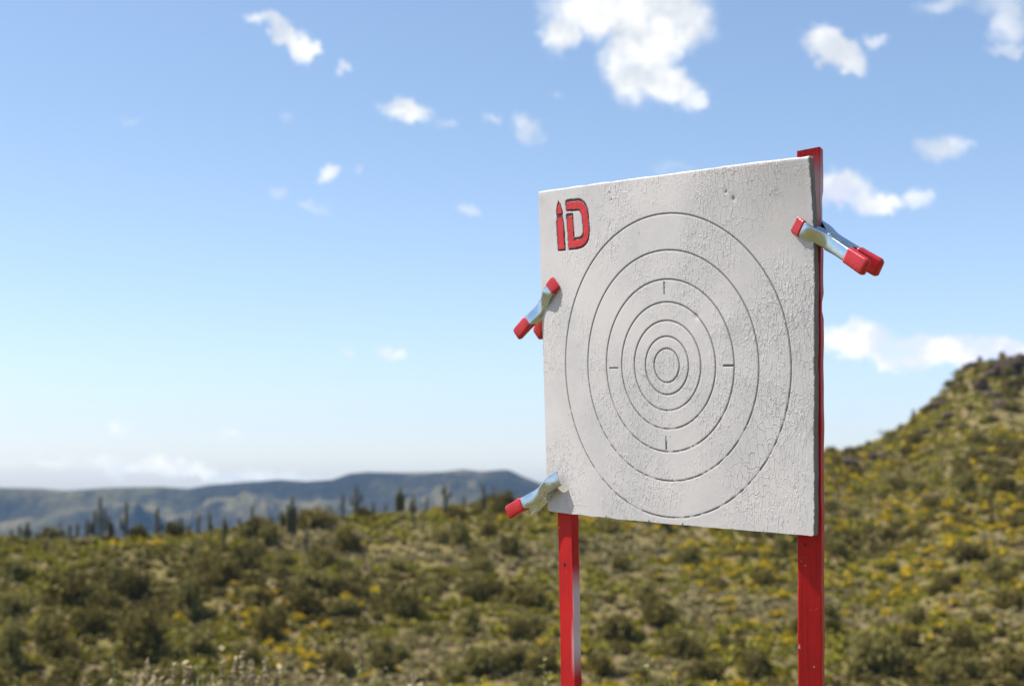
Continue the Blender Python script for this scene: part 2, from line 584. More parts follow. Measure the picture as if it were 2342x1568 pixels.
def vnoise(x, y):
    xi = np.floor(x).astype(int); yi = np.floor(y).astype(int)
    xf = x - xi; yf = y - yi
    u = xf * xf * (3 - 2 * xf); v = yf * yf * (3 - 2 * yf)

    def h(a, b):
        return _p[(_p[a & 511] + b) & 511] / 511.0
    return (h(xi, yi) * (1 - u) + h(xi + 1, yi) * u) * (1 - v) + (h(xi, yi + 1) * (1 - u) + h(xi + 1, yi + 1) * u) * v


def fbm(x, y, o=4, g=0.5):
    s = 0.0; a = 1.0; n = 0.0
    for k in range(o):
        s = s + a * (vnoise(x * 2 ** k + 31.7 * k, y * 2 ** k + 17.3 * k) - 0.5); n += a; a *= g
    return s / n


RIDGE = [(-1500, 1262), (-300, 1244), (0, 1240), (150, 1242), (300, 1232), (450, 1222), (560, 1206), (700, 1194), (850, 1180),
         (1000, 1164), (1100, 1158), (1160, 1150), (1300, 1136), (1600, 1088), (1800, 1050), (1883, 1034), (1938, 1038),
         (1993, 1019), (2023, 1003), (2063, 982), (2108, 941), (2153, 900), (2193, 858), (2224, 833), (2274, 822), (2342, 815), (2600, 795), (3000, 830), (4200, 1150)]
ra = np.array([math.degrees(math.atan2(ray(x, y)[0], ray(x, y)[1])) for x, y in RIDGE])
rt = np.array([ray(x, y)[2] / math.hypot(*ray(x, y)[:2]) for x, y in RIDGE])
rr_x = np.array([-30, -18, -8, 1, 11, 14, 18, 30.0])
rr_r = np.array([138, 138, 142, 150, 190, 228, 258, 270.0])


def ground_h(az, r):
    """height over the datum at azimuth az (degrees) and distance r from the camera's foot"""
    az = np.asarray(az, float); r = np.asarray(r, float)
    tan_e = np.interp(az, ra, rt)
    Rr = np.interp(az, rr_x, rr_r)
    hr = tan_e * Rr
    hb = -11.6
    x = np.sin(np.radians(az)) * r; y = np.cos(np.radians(az)) * r
    near = np.interp(r, [0, 5, 9, 14, 40, 62, 78], [-1.55, -1.5, -1.45, -1.95, -9.0, -13.6, -13.9])
    s = np.clip((r - 96) / (Rr - 96), 0, 1)
    slope = hb + (hr - hb) * (s * 0.9 + 0.1 * s * s)
    foot = np.interp(r, [78, 96], [-13.9, hb])
    back = np.maximum(hr - (np.clip(r - Rr, 0, None)) * 0.24 - np.clip((r - Rr) / 60, 0, 1) * 1.5, -150.0)
    h = np.where(r < 78, near, np.where(r < 96, foot, np.where(r < Rr, slope, back)))
    w = np.clip((r - 60) / 50, 0, 1) * np.clip(1.2 - np.abs(r - Rr + 25) / 260, 0.15, 1)
    edge = 1 - 0.85 * np.exp(-((r - Rr) / 9.0) ** 2)
    h = h + fbm(x / 17.0, y / 17.0, 4) * 2.4 * w * edge + fbm(x / 4.1 + 9, y / 4.1, 3) * 0.7 * w * (1 - .5 * np.exp(-((r - Rr) / 6.0) ** 2))
    return np.where(r > 1000, np.minimum(h, -150.0), h)


def hit(px, py):
    """where the sight line through a picture point meets the ground"""
    d = ray(px, py)
    az = math.degrees(math.atan2(d[0], d[1]))
    te = d[2] / math.hypot(d[0], d[1])
    r = np.arange(84.0, 420.0, 0.25)
    g = ground_h(np.full_like(r, az), r)
    k = np.nonzero(g >= te * r)[0]
    if len(k) == 0:
        k0 = int(np.argmax(g / r - te))
    else:
        k0 = int(k[0])
    rr = float(r[k0])
    return np.array([math.sin(math.radians(az)) * rr, math.cos(math.radians(az)) * rr, float(g[k0]) + EYE]), rr


def build_ground():
    az = np.concatenate([np.linspace(-180, -27, 40)[:-1], np.linspace(-27, 27, 460), np.linspace(27, 180, 40)[1:]])
    r = np.concatenate([np.linspace(0.2, 60, 50), np.linspace(60.5, 290, 430), np.geomspace(293, 4480, 70)])
    A, Rr = np.meshgrid(az, r)
    H = ground_h(A, Rr) + EYE
    H = np.where(np.abs(A) > 45, np.minimum(H, EYE - 1.4 + 0 * H), H)
    X = np.sin(np.radians(A)) * Rr; Y = np.cos(np.radians(A)) * Rr
    V = np.stack([X, Y, H], -1).reshape(-1, 3)
    nr, na = A.shape
    i = np.arange(nr - 1)[:, None] * na + np.arange(na - 1)[None]
    Fq = np.stack([i, i + 1, i + na + 1, i + na], -1).reshape(-1, 4)
    me = mesh_from('ground', V, Fq, M_ground, True)
    tag(obj('ground', me), 'dry desert hillside of tan soil rising to a ridge', 'ground', kind='structure')


MT = [(-700, 1112), (-300, 1110), (0, 1114), (90, 1116), (150, 1121), (250, 1114), (370, 1112), (430, 1117), (480, 1108), (560, 1102), (640, 1096),
      (700, 1100), (760, 1096), (800, 1082), (840, 1078), (930, 1080), (1010, 1078), (1060, 1072), (1100, 1077), (1150, 1073), (1165, 1074), (1195, 1088),
      (1235, 1104), (1300, 1112), (1450, 1106), (1700, 1112), (2000, 1100), (2342, 1108), (3200, 1112)]


def build_mountains():
    ma = np.array([math.degrees(math.atan2(ray(x, y)[0], ray(x, y)[1])) for x, y in MT])
    mt = np.array([ray(x, y)[2] / math.hypot(*ray(x, y)[:2]) for x, y in MT])
    az = np.linspace(-34, 30, 620)
    r = np.linspace(2350, 4300, 110)
    A, Rr = np.meshgrid(az, r)
    crest = 3150.0
    top = np.interp(A, ma, mt) * crest
    X = np.sin(np.radians(A)) * Rr; Y = np.cos(np.radians(A)) * Rr
    base = -165.0
    s = np.clip((Rr - 2400) / (crest - 2400), 0, 1)
    prof = np.where(s < 0.80, 0.72 * (s / 0.80) ** 1.05, 0.72 + 0.28 * np.clip((s - 0.80) / 0.06, 0, 1) ** 0.8)
    back = np.clip((Rr - crest) / (4300 - crest), 0, 1)
    H = base + (top - base) * prof * (1 - back ** 1.5)
    gul = 1 - np.abs(fbm(X / 150.0 + Y / 500.0, Y / 380.0, 5, 0.55)) * 3.4
    gul2 = 1 - np.abs(fbm(X / 420.0 + 7, Y / 900.0 + 3, 3, 0.5)) * 3.0
    wgt = np.clip(s * 3, 0, 1) * np.clip((0.90 - s) * 4, 0, 1)
    H = H + ((gul - 0.55) * 70.0 + (gul2 - .6) * 120.0) * wgt
    H = np.where(Rr > crest, np.minimum(H, top), H)
    # nothing in front rises over the crest line
    H = np.minimum(H, np.where(Rr < crest, top * Rr / crest - 2.0 * (crest - Rr) / 100.0, H))
    V = np.stack([X, Y, H + EYE], -1).reshape(-1, 3)
    nr, na = A.shape
    i = np.arange(nr - 1)[:, None] * na + np.arange(na - 1)[None]
    Fq = np.stack([i, i + 1, i + na + 1, i + na], -1).reshape(-1, 4)
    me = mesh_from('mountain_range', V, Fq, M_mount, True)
    tag(obj('mountain_range', me), 'flat-topped blue desert mountains on the horizon', 'mountains', kind='structure')


build_ground()
build_mountains()


# ------------------------------------------------------------------ target board
BW, BH, BTH = 0.632769, 0.61, 0.0110
RC = (0.00427, -0.02899)
RINGS = [0.26522, 0.20135, 0.15052, 0.11076, 0.07843, 0.05078, 0.02963]


def bow(u, v):
    """how far the plywood stands out towards the viewer (it is bowed, its upper right corner twisted)"""
    h = 0.005 - 0.145 * u * u
    a = np.clip((v - 0.04) / 0.26, 0, 1); b = np.clip((u + 0.02) / 0.33, 0, 1)
    return h + 0.023 * a * a * (b * b * (3 - 2 * b)) - 0.010 * a * b * b


def logo_pt(X, Y):
    px, py = (1370 + X / 9.8) / 1.09308, (480 + Y / 9.8) / 1.09308
    d = np.array([(px - 1171) / F_PX, (py - 784) / F_PX, 1.0])
    dl = BR.T @ d; tl = BR.T @ BT
    hh = -0.004
    k = (-hh + tl[2]) / dl[2]
    P = k * dl - tl
    return P[0], -P[1]


I_OUT = [(238, 212), (290, 290), (335, 420), (354, 500), (352, 590), (368, 680), (390, 760), (402, 900), (417, 1150), (432, 1440),
         (225, 1457), (205, 1250), (190, 1000), (178, 800), (176, 720), (193, 680), (188, 600), (176, 530), (178, 440), (200, 310)]
I_TIP = [(248, 285), (270, 320), (300, 400), (325, 515), (205, 528), (212, 430), (228, 330)]
I_BODY = [(220, 628), (336, 618), (348, 700), (362, 900), (382, 1200), (396, 1385), (250, 1400), (235, 1200), (216, 900), (212, 720)]
D_OUT = [(413, 235), (440, 198), (500, 183), (760, 156), (830, 172), (900, 217), (962, 290), (1012, 400), (1037, 560), (1052, 760), (1064, 960),
         (1047, 1120), (1012, 1232), (952, 1312), (870, 1372), (780, 1402), (510, 1437), (490, 1300), (480, 1100), (460, 850), (453, 700), (442, 680),
         (440, 560), (460, 530), (620, 515), (632, 600), (642, 800), (657, 1000), (667, 1108), (790, 1108), (850, 1060), (878, 1000), (870, 850),
         (855, 680), (838, 560), (790, 482), (750, 466), (460, 490), (438, 470), (420, 320)]
D_IN = [(450, 265), (740, 225), (850, 250), (930, 330), (985, 450), (1010, 620), (1025, 850), (1030, 1000), (1010, 1130), (950, 1230), (870, 1310),
        (760, 1342), (520, 1367), (500, 1150), (485, 900), (478, 603), (602, 597), (616, 800), (630, 1000), (640, 1192), (820, 1162), (880, 1120),
        (905, 1030), (900, 850), (880, 650), (850, 520), (790, 425), (740, 402), (460, 427)]


def inside(poly, x, y):
    c = np.zeros(x.shape, bool)
    n = len(poly)
    for i in range(n):
        x1, y1 = poly[i]; x2, y2 = poly[(i + 1) % n]
        cond = (y1 > y) != (y2 > y)
        xin = (x2 - x1) * (y - y1) / (y2 - y1 + 1e-15) + x1
        c ^= cond & (x < xin)
    return c


def build_board():
    du = 0.00115
    nu, nv = int(BW / du) + 1, int(BH / du) + 1
    s = np.linspace(0, 1, nu); tt = np.linspace(0, 1, nv)
    Sg, Tg = np.meshgrid(s, tt)
    z = -BH / 2 + BH * Tg
    wob = lambda q, k: (fbm(q * 40 + k, q * 0 + k, 4) * 0.0022)
    # the sheet was cut a little out of square
    xl = -0.3232 - 0.0104 * Tg + wob(z, 3.3)
    xr = 0.3069 + 0.0135 * Tg + wob(z, 7.1)
    for side, rad in ((0, 0.009), (1, 0.004)):
        dz = np.clip(z + BH / 2, 0, rad)
        cut = rad - np.sqrt(np.clip(rad * rad - (rad - dz) ** 2, 0, None))
        if side == 0:
            xl = xl + cut
        else:
            xr = xr - cut
    x = xl + (xr - xl) * Sg
    z = z + wob(x, 11.9) * np.where(Tg > .5, 1, 1) * (np.abs(2 * Tg - 1) ** 6)
    h = bow(x, z)
    # routed rings
    d = np.hypot(x - RC[0], z - RC[1])
    wid = 0.0017
    gro = np.zeros_like(x)
    for r_ in RINGS:
        gro = np.maximum(gro, np.clip(1.25 - np.abs(d - r_) / wid, 0, 1))
    for (x0, x1, z0, z1) in ((.0003, .0036, .0955, .1185), (-.0012, .0021, -.1770, -.1530), (-.1385, -.1155, -.0342, -.0312), (.1310, .1530, -.0316, -.0286)):
        gro = np.maximum(gro, np.where((x > x0) & (x < x1) & (z > z0) & (z < z1), 1.0, 0))
    fill = np.clip((fbm(x * 90 + 5, z * 90, 3) + 0.02) * 6, 0, 1) * np.clip((-z - 0.05) * 6, 0, 0.7)   # paint flakes left in the lower grooves
    gro_d = gro * (1 - fill)
    red = np.zeros_like(x)
    reg = (x < -0.15) & (z > 0.15)
    for outer, inner in ((I_OUT, (I_TIP, I_BODY)), (D_OUT, (D_IN,))):
        po = [logo_pt(*q) for q in outer]
        m = inside(po, x, z) & reg
        for q in inner:
            m &= ~inside([logo_pt(*k) for k in q], x, z)
        red = np.where(m, 1.0, red)
    er = 0.0026
    ez = np.clip(er - (BH / 2 - z), 0, er)
    depth = gro_d * 0.0011 + red * 0.0011 + (er - np.sqrt(er * er - ez * ez * .96))
    # knocks in the paint and old pellet marks
    for (cx, cz, cr) in ((.150, .262, .003), (.165, .250, .0045), (-.13, .285, .0022), (-.125, .272, .0025), (.075, .055, .006)):
        kk = np.exp(-((x - cx) ** 2 + (z - cz) ** 2) / cr ** 2)
        depth = depth + 0.0012 * kk
        gro_d = np.maximum(gro_d, np.clip(kk * 1.6 - .5, 0, 1) * (0.9 if cr < .005 else 0.15))
    # paint worn off along the right-hand edge and in nicks along the bottom
    ed = xr - x
    worn = (fbm(z * 160 + 2, z * 11, 4) + 0.10) * 0.012
    gro_d = np.maximum(gro_d, np.where((ed < np.clip(worn, 0, 0.0022)), 0.8, 0))
    flake = np.clip((fbm(z * 60 + 2, x * 60, 4) - 0.05) * 9, 0, 1) * np.clip(1 - ed / 0.010, 0, 1) * np.clip(1 - np.abs(z - 0.15) / .05, 0, 1)
    gro_d = np.maximum(gro_d, flake * .55)
    for cx in (-0.155, -0.045, 0.035):
        gro_d = np.maximum(gro_d, np.where((np.abs(x - cx) < .0022) & (z < -BH / 2 + .0045 - np.abs(x - cx)), 0.9, 0))
    F3 = np.stack([x, -h + depth, z], -1).reshape(-1, 3)
    i = np.arange(nv - 1)[:, None] * nu + np.arange(nu - 1)[None]
    Ff = np.stack([i, i + 1, i + nu + 1, i + nu], -1).reshape(-1, 4)
    nF = len(F3)
    # rim
    loop = np.concatenate([np.arange(nu), np.arange(1, nv) * nu + nu - 1, (nv - 1) * nu + np.arange(nu - 2, -1, -1), np.arange(nv - 2, 0, -1) * nu])
    rim_f = F3[loop].copy()
    rim_b = F3[loop].copy(); rim_b[:, 1] = -bow(rim_b[:, 0], rim_b[:, 2]) + BTH
    nl = len(loop)
    a = nF + np.arange(nl); b = nF + (np.arange(nl) + 1) % nl
    Fr = np.stack([a, a + nl, b + nl, b], -1)
    # back
    st = 12
    iv = np.unique(np.concatenate([np.arange(0, nv, st), [nv - 1]])); iu = np.unique(np.concatenate([np.arange(0, nu, st), [nu - 1]]))
    xb = x[np.ix_(iv, iu)]; zb = z[np.ix_(iv, iu)]
    Bk = np.stack([xb, -bow(xb, zb) + BTH, zb], -1).reshape(-1, 3)
    k0 = nF + 2 * nl
    nb = len(iu)
    ib = k0 + np.arange(len(iv) - 1)[:, None] * nb + np.arange(nb - 1)[None]
    Fb = np.stack([ib, ib + nb, ib + nb + 1, ib + 1], -1).reshape(-1, 4)
    V = np.concatenate([F3, rim_f, rim_b, Bk]); Fq = np.concatenate([Ff, Fr, Fb])
    me = mesh_from('target_board', V, Fq, M_board, True)
    n = len(V)
    for nm, arr in (('groove', gro_d.ravel()), ('redpaint', red.ravel())):
        at = me.attributes.new(nm, 'FLOAT', 'POINT')
        full = np.zeros(n, np.float32); full[:nF] = arr
        at.data.foreach_set('value', full)
    at = me.attributes.new('edge', 'FLOAT', 'POINT')
    full = np.ones(n, np.float32); full[:nF] = 0
    at.data.foreach_set('value', full)
    # the upper edge keeps its white paint
    top = np.zeros(n, bool); top[nF:nF + 2 * nl] = V[nF:nF + 2 * nl, 2] > BH / 2 - 0.003
    full[top] = 0.12
    at.data.foreach_set('value', full)
    o = obj('target_board', me, None, MB)
    tag(o, 'square white target board of cracked paint with engraved rings', 'target')

    def letter(name, polys):
        bm = bmesh.new()
        for poly in polys:
            pts = [logo_pt(*q) for q in poly]
            lo, hi = [], []
            dense = []
            for j in range(len(pts)):
                p0, p1 = pts[j], pts[(j + 1) % len(pts)]
                for q in (0, .5):
                    dense.append((p0[0] + (p1[0] - p0[0]) * q, p0[1] + (p1[1] - p0[1]) * q))
            top_v = [bm.verts.new((px, -float(bow(px, pz)) - 0.0002, pz)) for px, pz in dense]
            bot_v = [bm.verts.new((px, -float(bow(px, pz)) + 0.0018, pz)) for px, pz in dense]
            eds = [bm.edges.new((top_v[j], top_v[(j + 1) % len(top_v)])) for j in range(len(top_v))]
            bmesh.ops.triangle_fill(bm, use_beauty=True, edges=eds)
            for j in range(len(top_v)):
                k2 = (j + 1) % len(top_v)
                bm.faces.new((top_v[j], bot_v[j], bot_v[k2], top_v[k2]))
        bmesh.ops.recalc_face_normals(bm, faces=bm.faces)
        me = bpy.data.meshes.new(name); bm.to_mesh(me); bm.free()
        me.materials.append(M_logo)
        obj(name, me, o)
    letter('emblem_bullet', (I_TIP, I_BODY))
    letter('emblem_letter', (D_IN,))
    return o


build_board()


# ------------------------------------------------------------------ red posts
def build_post(label, top, bot, u_top, u_bot, h_front, twist, whites, top_chips, nick, Dp=0.0185):
    """a 1x2 stake behind the board; u_* is the middle of its front face"""
    Wd = 0.0395
    um = (u_top + u_bot) / 2 + (u_top - u_bot) * 0.22
    mt = mat_red_wood([(a, b, um + c, um + d, e) for a, b, c, d, e in whites])
    zs = np.linspace(bot, top, 140)
    rings = []
    for z_ in zs:
        w = Wd / 2 + 0.0004 * math.sin(z_ * 37) + 0.0003 * math.sin(z_ * 90 + 1)
        dd = Dp
        right_in = 0.0
        for (za, zb, amt) in nick:
            if za < z_ < zb:
                right_in = amt
        r_ = 0.0022
        pts = []
        for (cx, cy, a0) in ((w - r_ - right_in * 0, r_, -90), (w - r_ - right_in, dd - r_, 0), (-w + r_, dd - r_, 90), (-w + r_, r_, 180)):
            for q in (0, 30, 60, 90):
                th = R(a0 + q)
                pts.append((cx + r_ * math.cos(th), cy + r_ * math.sin(th)))
        cu = u_bot + (u_top - u_bot) * (z_ - bot) / (top - bot)
        ct, stt = math.cos(twist), math.sin(twist)
        ring = []
        for (a, b) in pts:
            xx = a; yy = b
            ring.append((cu + xx * ct - (yy) * stt * 1, h_front + yy * ct + xx * stt, z_))
        rings.append(ring)
    if top_chips:
        rg = rings[-1]
        rings[-1] = [(x_, y_, z_ - 0.0045 * max(0, math.sin(x_ * 700 + y_ * 90)) ** 2 - (0.004 if x_ < u_top - 0.016 else 0)) for (x_, y_, z_) in rg]
    m = MB_()
    m.loft(rings)
    o = m.build('wooden_post', mt, None, False, MB)
    tag(o, label, 'post', 'red posts holding the target board')
    return o


post_l = build_post('red wooden post at left under the board with a nail hole and white overspray', 0.12, -1.62, -0.2880, -0.2868, 0.0205, R(0),
                    [(-0.575, -0.43, 0.0172, 0.0199, 0.8), (-0.60, -0.52, 0.009, 0.0195, 0.45)], False, [])
post_r = build_post('red wooden post standing higher than the top right corner of the board', 0.3240, -1.62, 0.2925, 0.2525, 0.0315, R(26),
                    [(0.20, 0.29, 0.0175, 0.020, 0.6), (-0.36, -0.25, 0.0175, 0.021, 0.18)], True, [(0.05, 0.075, 0.003), (0.19, 0.245, 0.0025)], 0.026)


def small_disc(name, u, y, v, r_, mat, parent, depth=0.0012):
    m = MB_()
    rings = []
    for (rr, yy) in ((r_, y), (r_ * 0.86, y - depth * .6), (r_ * 0.3, y - depth * .15)):
        rings.append([(u + rr * math.cos(a), yy, v + rr * math.sin(a)) for a in np.linspace(0, 2 * math.pi, 14, endpoint=False)])
    m.loft(rings)
    return m.build(name, mat, parent)


M_hole = mat_simple('rusty_nail', (0.035, 0.022, 0.016), 0.8, 0.3)
small_disc('nail', -0.2900, 0.0205, -0.4040, 0.0034, M_hole, post_l)
small_disc('nail', 0.2755, 0.0245, -0.3240, 0.0022, M_hole, post_r)


# ------------------------------------------------------------------ spring clamps
def lerp_tab(tab, s):
    xs, ys = zip(*tab)
    return float(np.interp(s, xs, ys))


def smooth_tab(tab, s, w):
    return sum(lerp_tab(tab, s + q * w) for q in (-1, -.5, 0, .5, 1)) / 5


def make_clamp(label, nose, tail, mid_h, gap, sep, L, width, rear_grip=True, nose_pads=True, rear_pad=True, pad=.125):
    """nose, tail: (u, v) of the two ends on the board; mid_h: height of the clamp's middle plane above the board face"""
    a = np.array([nose[0] - tail[0], nose[1] - tail[1]]); a /= np.linalg.norm(a)
    # local frame: X towards the nose, Y out of the board, Z across
    ax = Vector((a[0], 0, a[1])); ay = Vector((0, -1, 0)); az_ = ax.cross(ay)
    piv = (nose[0] - a[0] * L * 0.40, nose[1] - a[1] * L * 0.40)
    Ml = Matrix(((ax.x, ay.x, az_.x, piv[0]), (ax.y, ay.y, az_.y, -mid_h), (ax.z, ay.z, az_.z, piv[1]), (0, 0, 0, 1)))
    e = bpy.data.objects.new('spring_clamp', None)
    COL.objects.link(e)
    e.empty_display_size = 0.02
    e.matrix_world = MB @ Ml
    tag(e, label, 'clamp', 'spring clamps gripping the board and posts')
    xn = L * 0.40; xt = -L * 0.60
    g2 = gap / 2; s2 = sep / 2
    yt = [(xt, s2), (xt * .55, s2 * .80 + .001), (xt * .2, .0155), (0.0, .0150), (xn * .45, g2 + .0085), (xn * .75, g2 + .0065), (xn, g2 + .0025)]
    fd = [(xt, .008), (xt * .62, .0125), (xt * .3, .024), (0, .029), (xn * .35, .023), (xn * .75, .0085), (xn, .0035)]
    wt = [(xt, width), (xt * .5, width * .92), (0, width * .98), (xn * .6, width * 1.0), (xn, width * 1.12)]

    def section(x, wadd, inset, sgn, th=0.0015):
        y = smooth_tab(yt, x, L * 0.05); f = smooth_tab(fd, x, L * 0.03); w = smooth_tab(wt, x, L * .03) / 2 + wadd
        r_ = 0.0035
        out = [(-w, y - f), (-w, y - r_)]
        out += [(-w + r_ - r_ * math.cos(R(q)), y - r_ + r_ * math.sin(R(q))) for q in (30, 60, 90)]
        out += [(w - r_ + r_ * math.sin(R(q)), y - r_ + r_ * math.cos(R(q))) for q in (0, 30, 60)]
        out += [(w, y - r_), (w, y - f)]
        inn = [(max(-w + th, min(w - th, zz)), (yy - th if k not in (0, len(out) - 1) else yy)) for k, (zz, yy) in enumerate(out)][::-1]
        return [(x, sgn * yy, zz) for zz, yy in out + inn]

    def sleeve(x0, x1, wadd, sgn, grow, closed_at, mat, name, parent):
        m = MB_()
        rings = []
        n = 12
        for k in range(n + 1):
            q = k / n
            x = x0 + (x1 - x0) * q
            # the closed end is rounded over
            e_ = abs(x - closed_at) / abs(x1 - x0)
            sh = math.sqrt(max(0.0, 1 - (1 - min(1, e_ / 0.16)) ** 2)) if e_ < 0.16 else 1.0
            xc = min(max(x, xt + 0.0005), xn - 0.0005)
            y = smooth_tab(yt, xc, L * 0.05); f = smooth_tab(fd, xc, L * 0.03); w = smooth_tab(wt, xc, L * .03) / 2 + wadd
            ct, cb = y + grow, y - f - grow
            hh = (ct - cb) / 2 * (0.55 + 0.45 * sh); mid = (ct + cb) / 2
            ww = (w + grow) * (0.80 + 0.20 * sh)
            r_ = min(0.004, hh * .8)
            dent = 0.0004 * math.sin(q * 19 + x * 300)
            ring = []
            for (cz, cy, a0) in ((ww - r_, mid + hh - r_, 0), (-ww + r_, mid + hh - r_, 90), (-ww + r_, mid - hh + r_, 180), (ww - r_, mid - hh + r_, 270)):
                for ang in (0, 30, 60, 90):
                    th = R(a0 + ang)
                    ring.append((x, sgn * (cy + r_ * math.sin(th) + dent), cz + r_ * math.cos(th)))
            rings.append(ring)
        m.loft(rings)
        o = m.build(name, mat, parent)
        return o

    for sgn, wadd, grip in ((1, 0.0, True), (-1, 0.0014, rear_grip)):
        m = MB_()
        m.loft([section(x, wadd, 0, sgn) for x in np.linspace(xt, xn, 40)])
        arm = m.build('arm', M_metal, e)
        md = arm.modifiers.new('es', 'EDGE_SPLIT'); md.split_angle = R(45)
        if grip:
            sleeve(xt - 0.004, xt + L * 0.265, wadd, sgn, 0.0014, xt - 0.004, M_vinyl, 'grip', arm)
        if nose_pads and (sgn > 0 or rear_pad):
            sleeve(xn - L * pad, xn + 0.002, wadd, sgn, 0.0013, xn + 0.002, M_vinyl, 'jaw_pad', arm)
    # pivot pin and torsion spring
    m = MB_()
    w = width / 2 + 0.0035
    m.tube([(0, 0, -w), (0, 0, -w + .001), (0, 0, w - .001), (0, 0, w)], [.0022, .0030, .0030, .0022], 12)
    m.build('pivot_pin', M_metal, e)
    m = MB_()
    pts = []
    turns = 4.5
    for k in range(110):
        th = 2 * math.pi * turns * k / 109
        pts.append((0.0068 * math.cos(th), 0.0068 * math.sin(th), -width * .33 + width * .66 * k / 109))
    t0 = pts[0]; t1 = pts[-1]
    pts = [(xt * .55, -smooth_tab(yt, xt * .55, .005) + .004, t0[2])] + pts + [(xt * .55, smooth_tab(yt, xt * .55, .005) - .004, t1[2])]
    m.tube(pts, 0.0014, 6)
    m.build('spring', M_metal, e)
    return e


make_clamp('large spring clamp with red tipped handles on the right edge of the board', (0.277, 0.202), (0.410, 0.124), -0.031, 0.045, 0.044, 0.157, 0.0255, rear_pad=False, pad=.155)
make_clamp('small spring clamp with red nose and both handles red on upper left edge', (-0.282, 0.129), (-0.374, 0.042), -0.022, 0.036, 0.062, 0.138, 0.0240)
make_clamp('small spring clamp with bare metal nose and one red handle at lower left corner', (-0.270, -0.238), (-0.393, -0.304), -0.010, 0.036, 0.062, 0.152, 0.0250,
           rear_grip=False, nose_pads=False)


# ------------------------------------------------------------------ plants
def leaf_cloud(cent, size, n_rng, flat=0.0, aspect=1.0):
    """one small quad per centre, random facing; returns verts, faces"""
    n = len(cent)
    a = n_rng.normal(size=(n, 3)); a /= np.linalg.norm(a, axis=1)[:, None]
    b = n_rng.normal(size=(n, 3)); b[:, 2] *= (1 - flat)
    b -= a * (a * b).sum(1)[:, None]; b /= np.linalg.norm(b, axis=1)[:, None]
    s = size * n_rng.uniform(.6, 1.35, size=(n, 1)) * .5
    q = np.stack([cent - a * s - b * s * aspect, cent + a * s - b * s * aspect * .7, cent + a * s * .8 + b * s * aspect, cent - a * s * .9 + b * s * aspect * .8], 1)
    return q.reshape(-1, 3), np.arange(4 * n).reshape(n, 4)


def crown_points(n, rx, ry, rz, clumps, n_rng, spread=0.32, low=0.12):
    """points in a clumpy, ragged dome"""
    c = n_rng.normal(size=(clumps, 3)); c /= np.linalg.norm(c, axis=1)[:, None]
    c *= n_rng.uniform(.35, .95, size=(clumps, 1))
    c[:, 2] = np.abs(c[:, 2])
    w = n_rng.uniform(.5, 1.5, clumps); w /= w.sum()
    k = n_rng.choice(clumps, n, p=w)
    p = c[k] + n_rng.normal(size=(n, 3)) * spread * n_rng.uniform(.5, 1.1, size=(clumps, 1))[k]
    p[:, 2] = np.abs(p[:, 2])
    return p * np.array([rx, ry, rz]) * .82 + np.array([0, 0, rz * low])


def crown_mesh(name, seed, n, mat, clumps, leaf, spread=.30, rz=1.0):
    g = np.random.default_rng(seed)
    pts = crown_points(n, 1, 1, rz, clumps, g, spread)
    v, f = leaf_cloud(pts, leaf, g)
    return mesh_from(name, v, f, mat, False)


def stems_mesh(name, seed, k, hgt, rad):
    g = np.random.default_rng(seed)
    m = MB_()
    for i in range(k):
        a = g.uniform(0, 2 * math.pi); t = g.uniform(.25, .7)
        p = [np.array([0, 0, -.12]), np.array([.10 * math.cos(a), .10 * math.sin(a), hgt * .25]),
             np.array([t * .55 * math.cos(a + .2), t * .55 * math.sin(a + .2), hgt * .6]), np.array([t * math.cos(a + .1), t * math.sin(a + .1), hgt])]
        m.tube(p, [rad, rad * .8, rad * .55, rad * .25], 6)
    me = mesh_from(name, m.v, m.f, M_stem, True)
    return me


BIG = []      # large bushes: crown and stems
for k in range(5):
    BIG.append((crown_mesh('crown_mesh', 100 + k, 1500, M_dark if k < 3 else M_grey, 16, .105, .26, .95), stems_mesh('stem_mesh', 150 + k, 7, .75, .045)))
FLW = []
for k in range(5):
    g = np.random.default_rng(200 + k)
    cm = crown_mesh('foliage_mesh', 210 + k, 240, M_green if k % 2 else M_grey, 8, .20, .26, .8)
    pts = crown_points(130, 1, 1, .8, 8, g, .25)
    pts = pts[pts[:, 2] > .25]
    pts[:, 2] += .16
    v, f = leaf_cloud(pts, .19, g)
    FLW.append((cm, mesh_from('blossom_mesh', v, f, M_yellow, False)))


def slope_band(px, py):
    top = np.interp(px, [q[0] for q in RIDGE], [q[1] for q in RIDGE])
    return (py - top) / (1568 - top)


PLANTS = []   # everything that needs a label worked out from where it stands


def plant(root, kind, look, cat, group, size):
    x, y = to_px(root.location)
    PLANTS.append(dict(o=root, kind=kind, look=look, cat=cat, group=group, size=size, x=x, y=y))


def place_bush(px, py, w_px, h_px, k, look=None):
    P, r_ = hit(px, py)
    sc = r_ / F_PX
    w = w_px * sc / 2; hgt = h_px * sc
    e = bpy.data.objects.new('desert_bush', None)
    COL.objects.link(e)
    e.location = P
    e.rotation_euler = (0, 0, random.uniform(0, 6.28))
    cm, sm = BIG[k]
    a = obj('crown', cm, e); a.scale = (w, w, hgt)
    b = obj('stems', sm, e); b.scale = (w * .8, w * .8, hgt * .85)
    plant(e, 'bush', ('dark olive' if k < 3 else 'pale grey-green'), 'bush', 'larger bushes on the hillside', w)
    return e


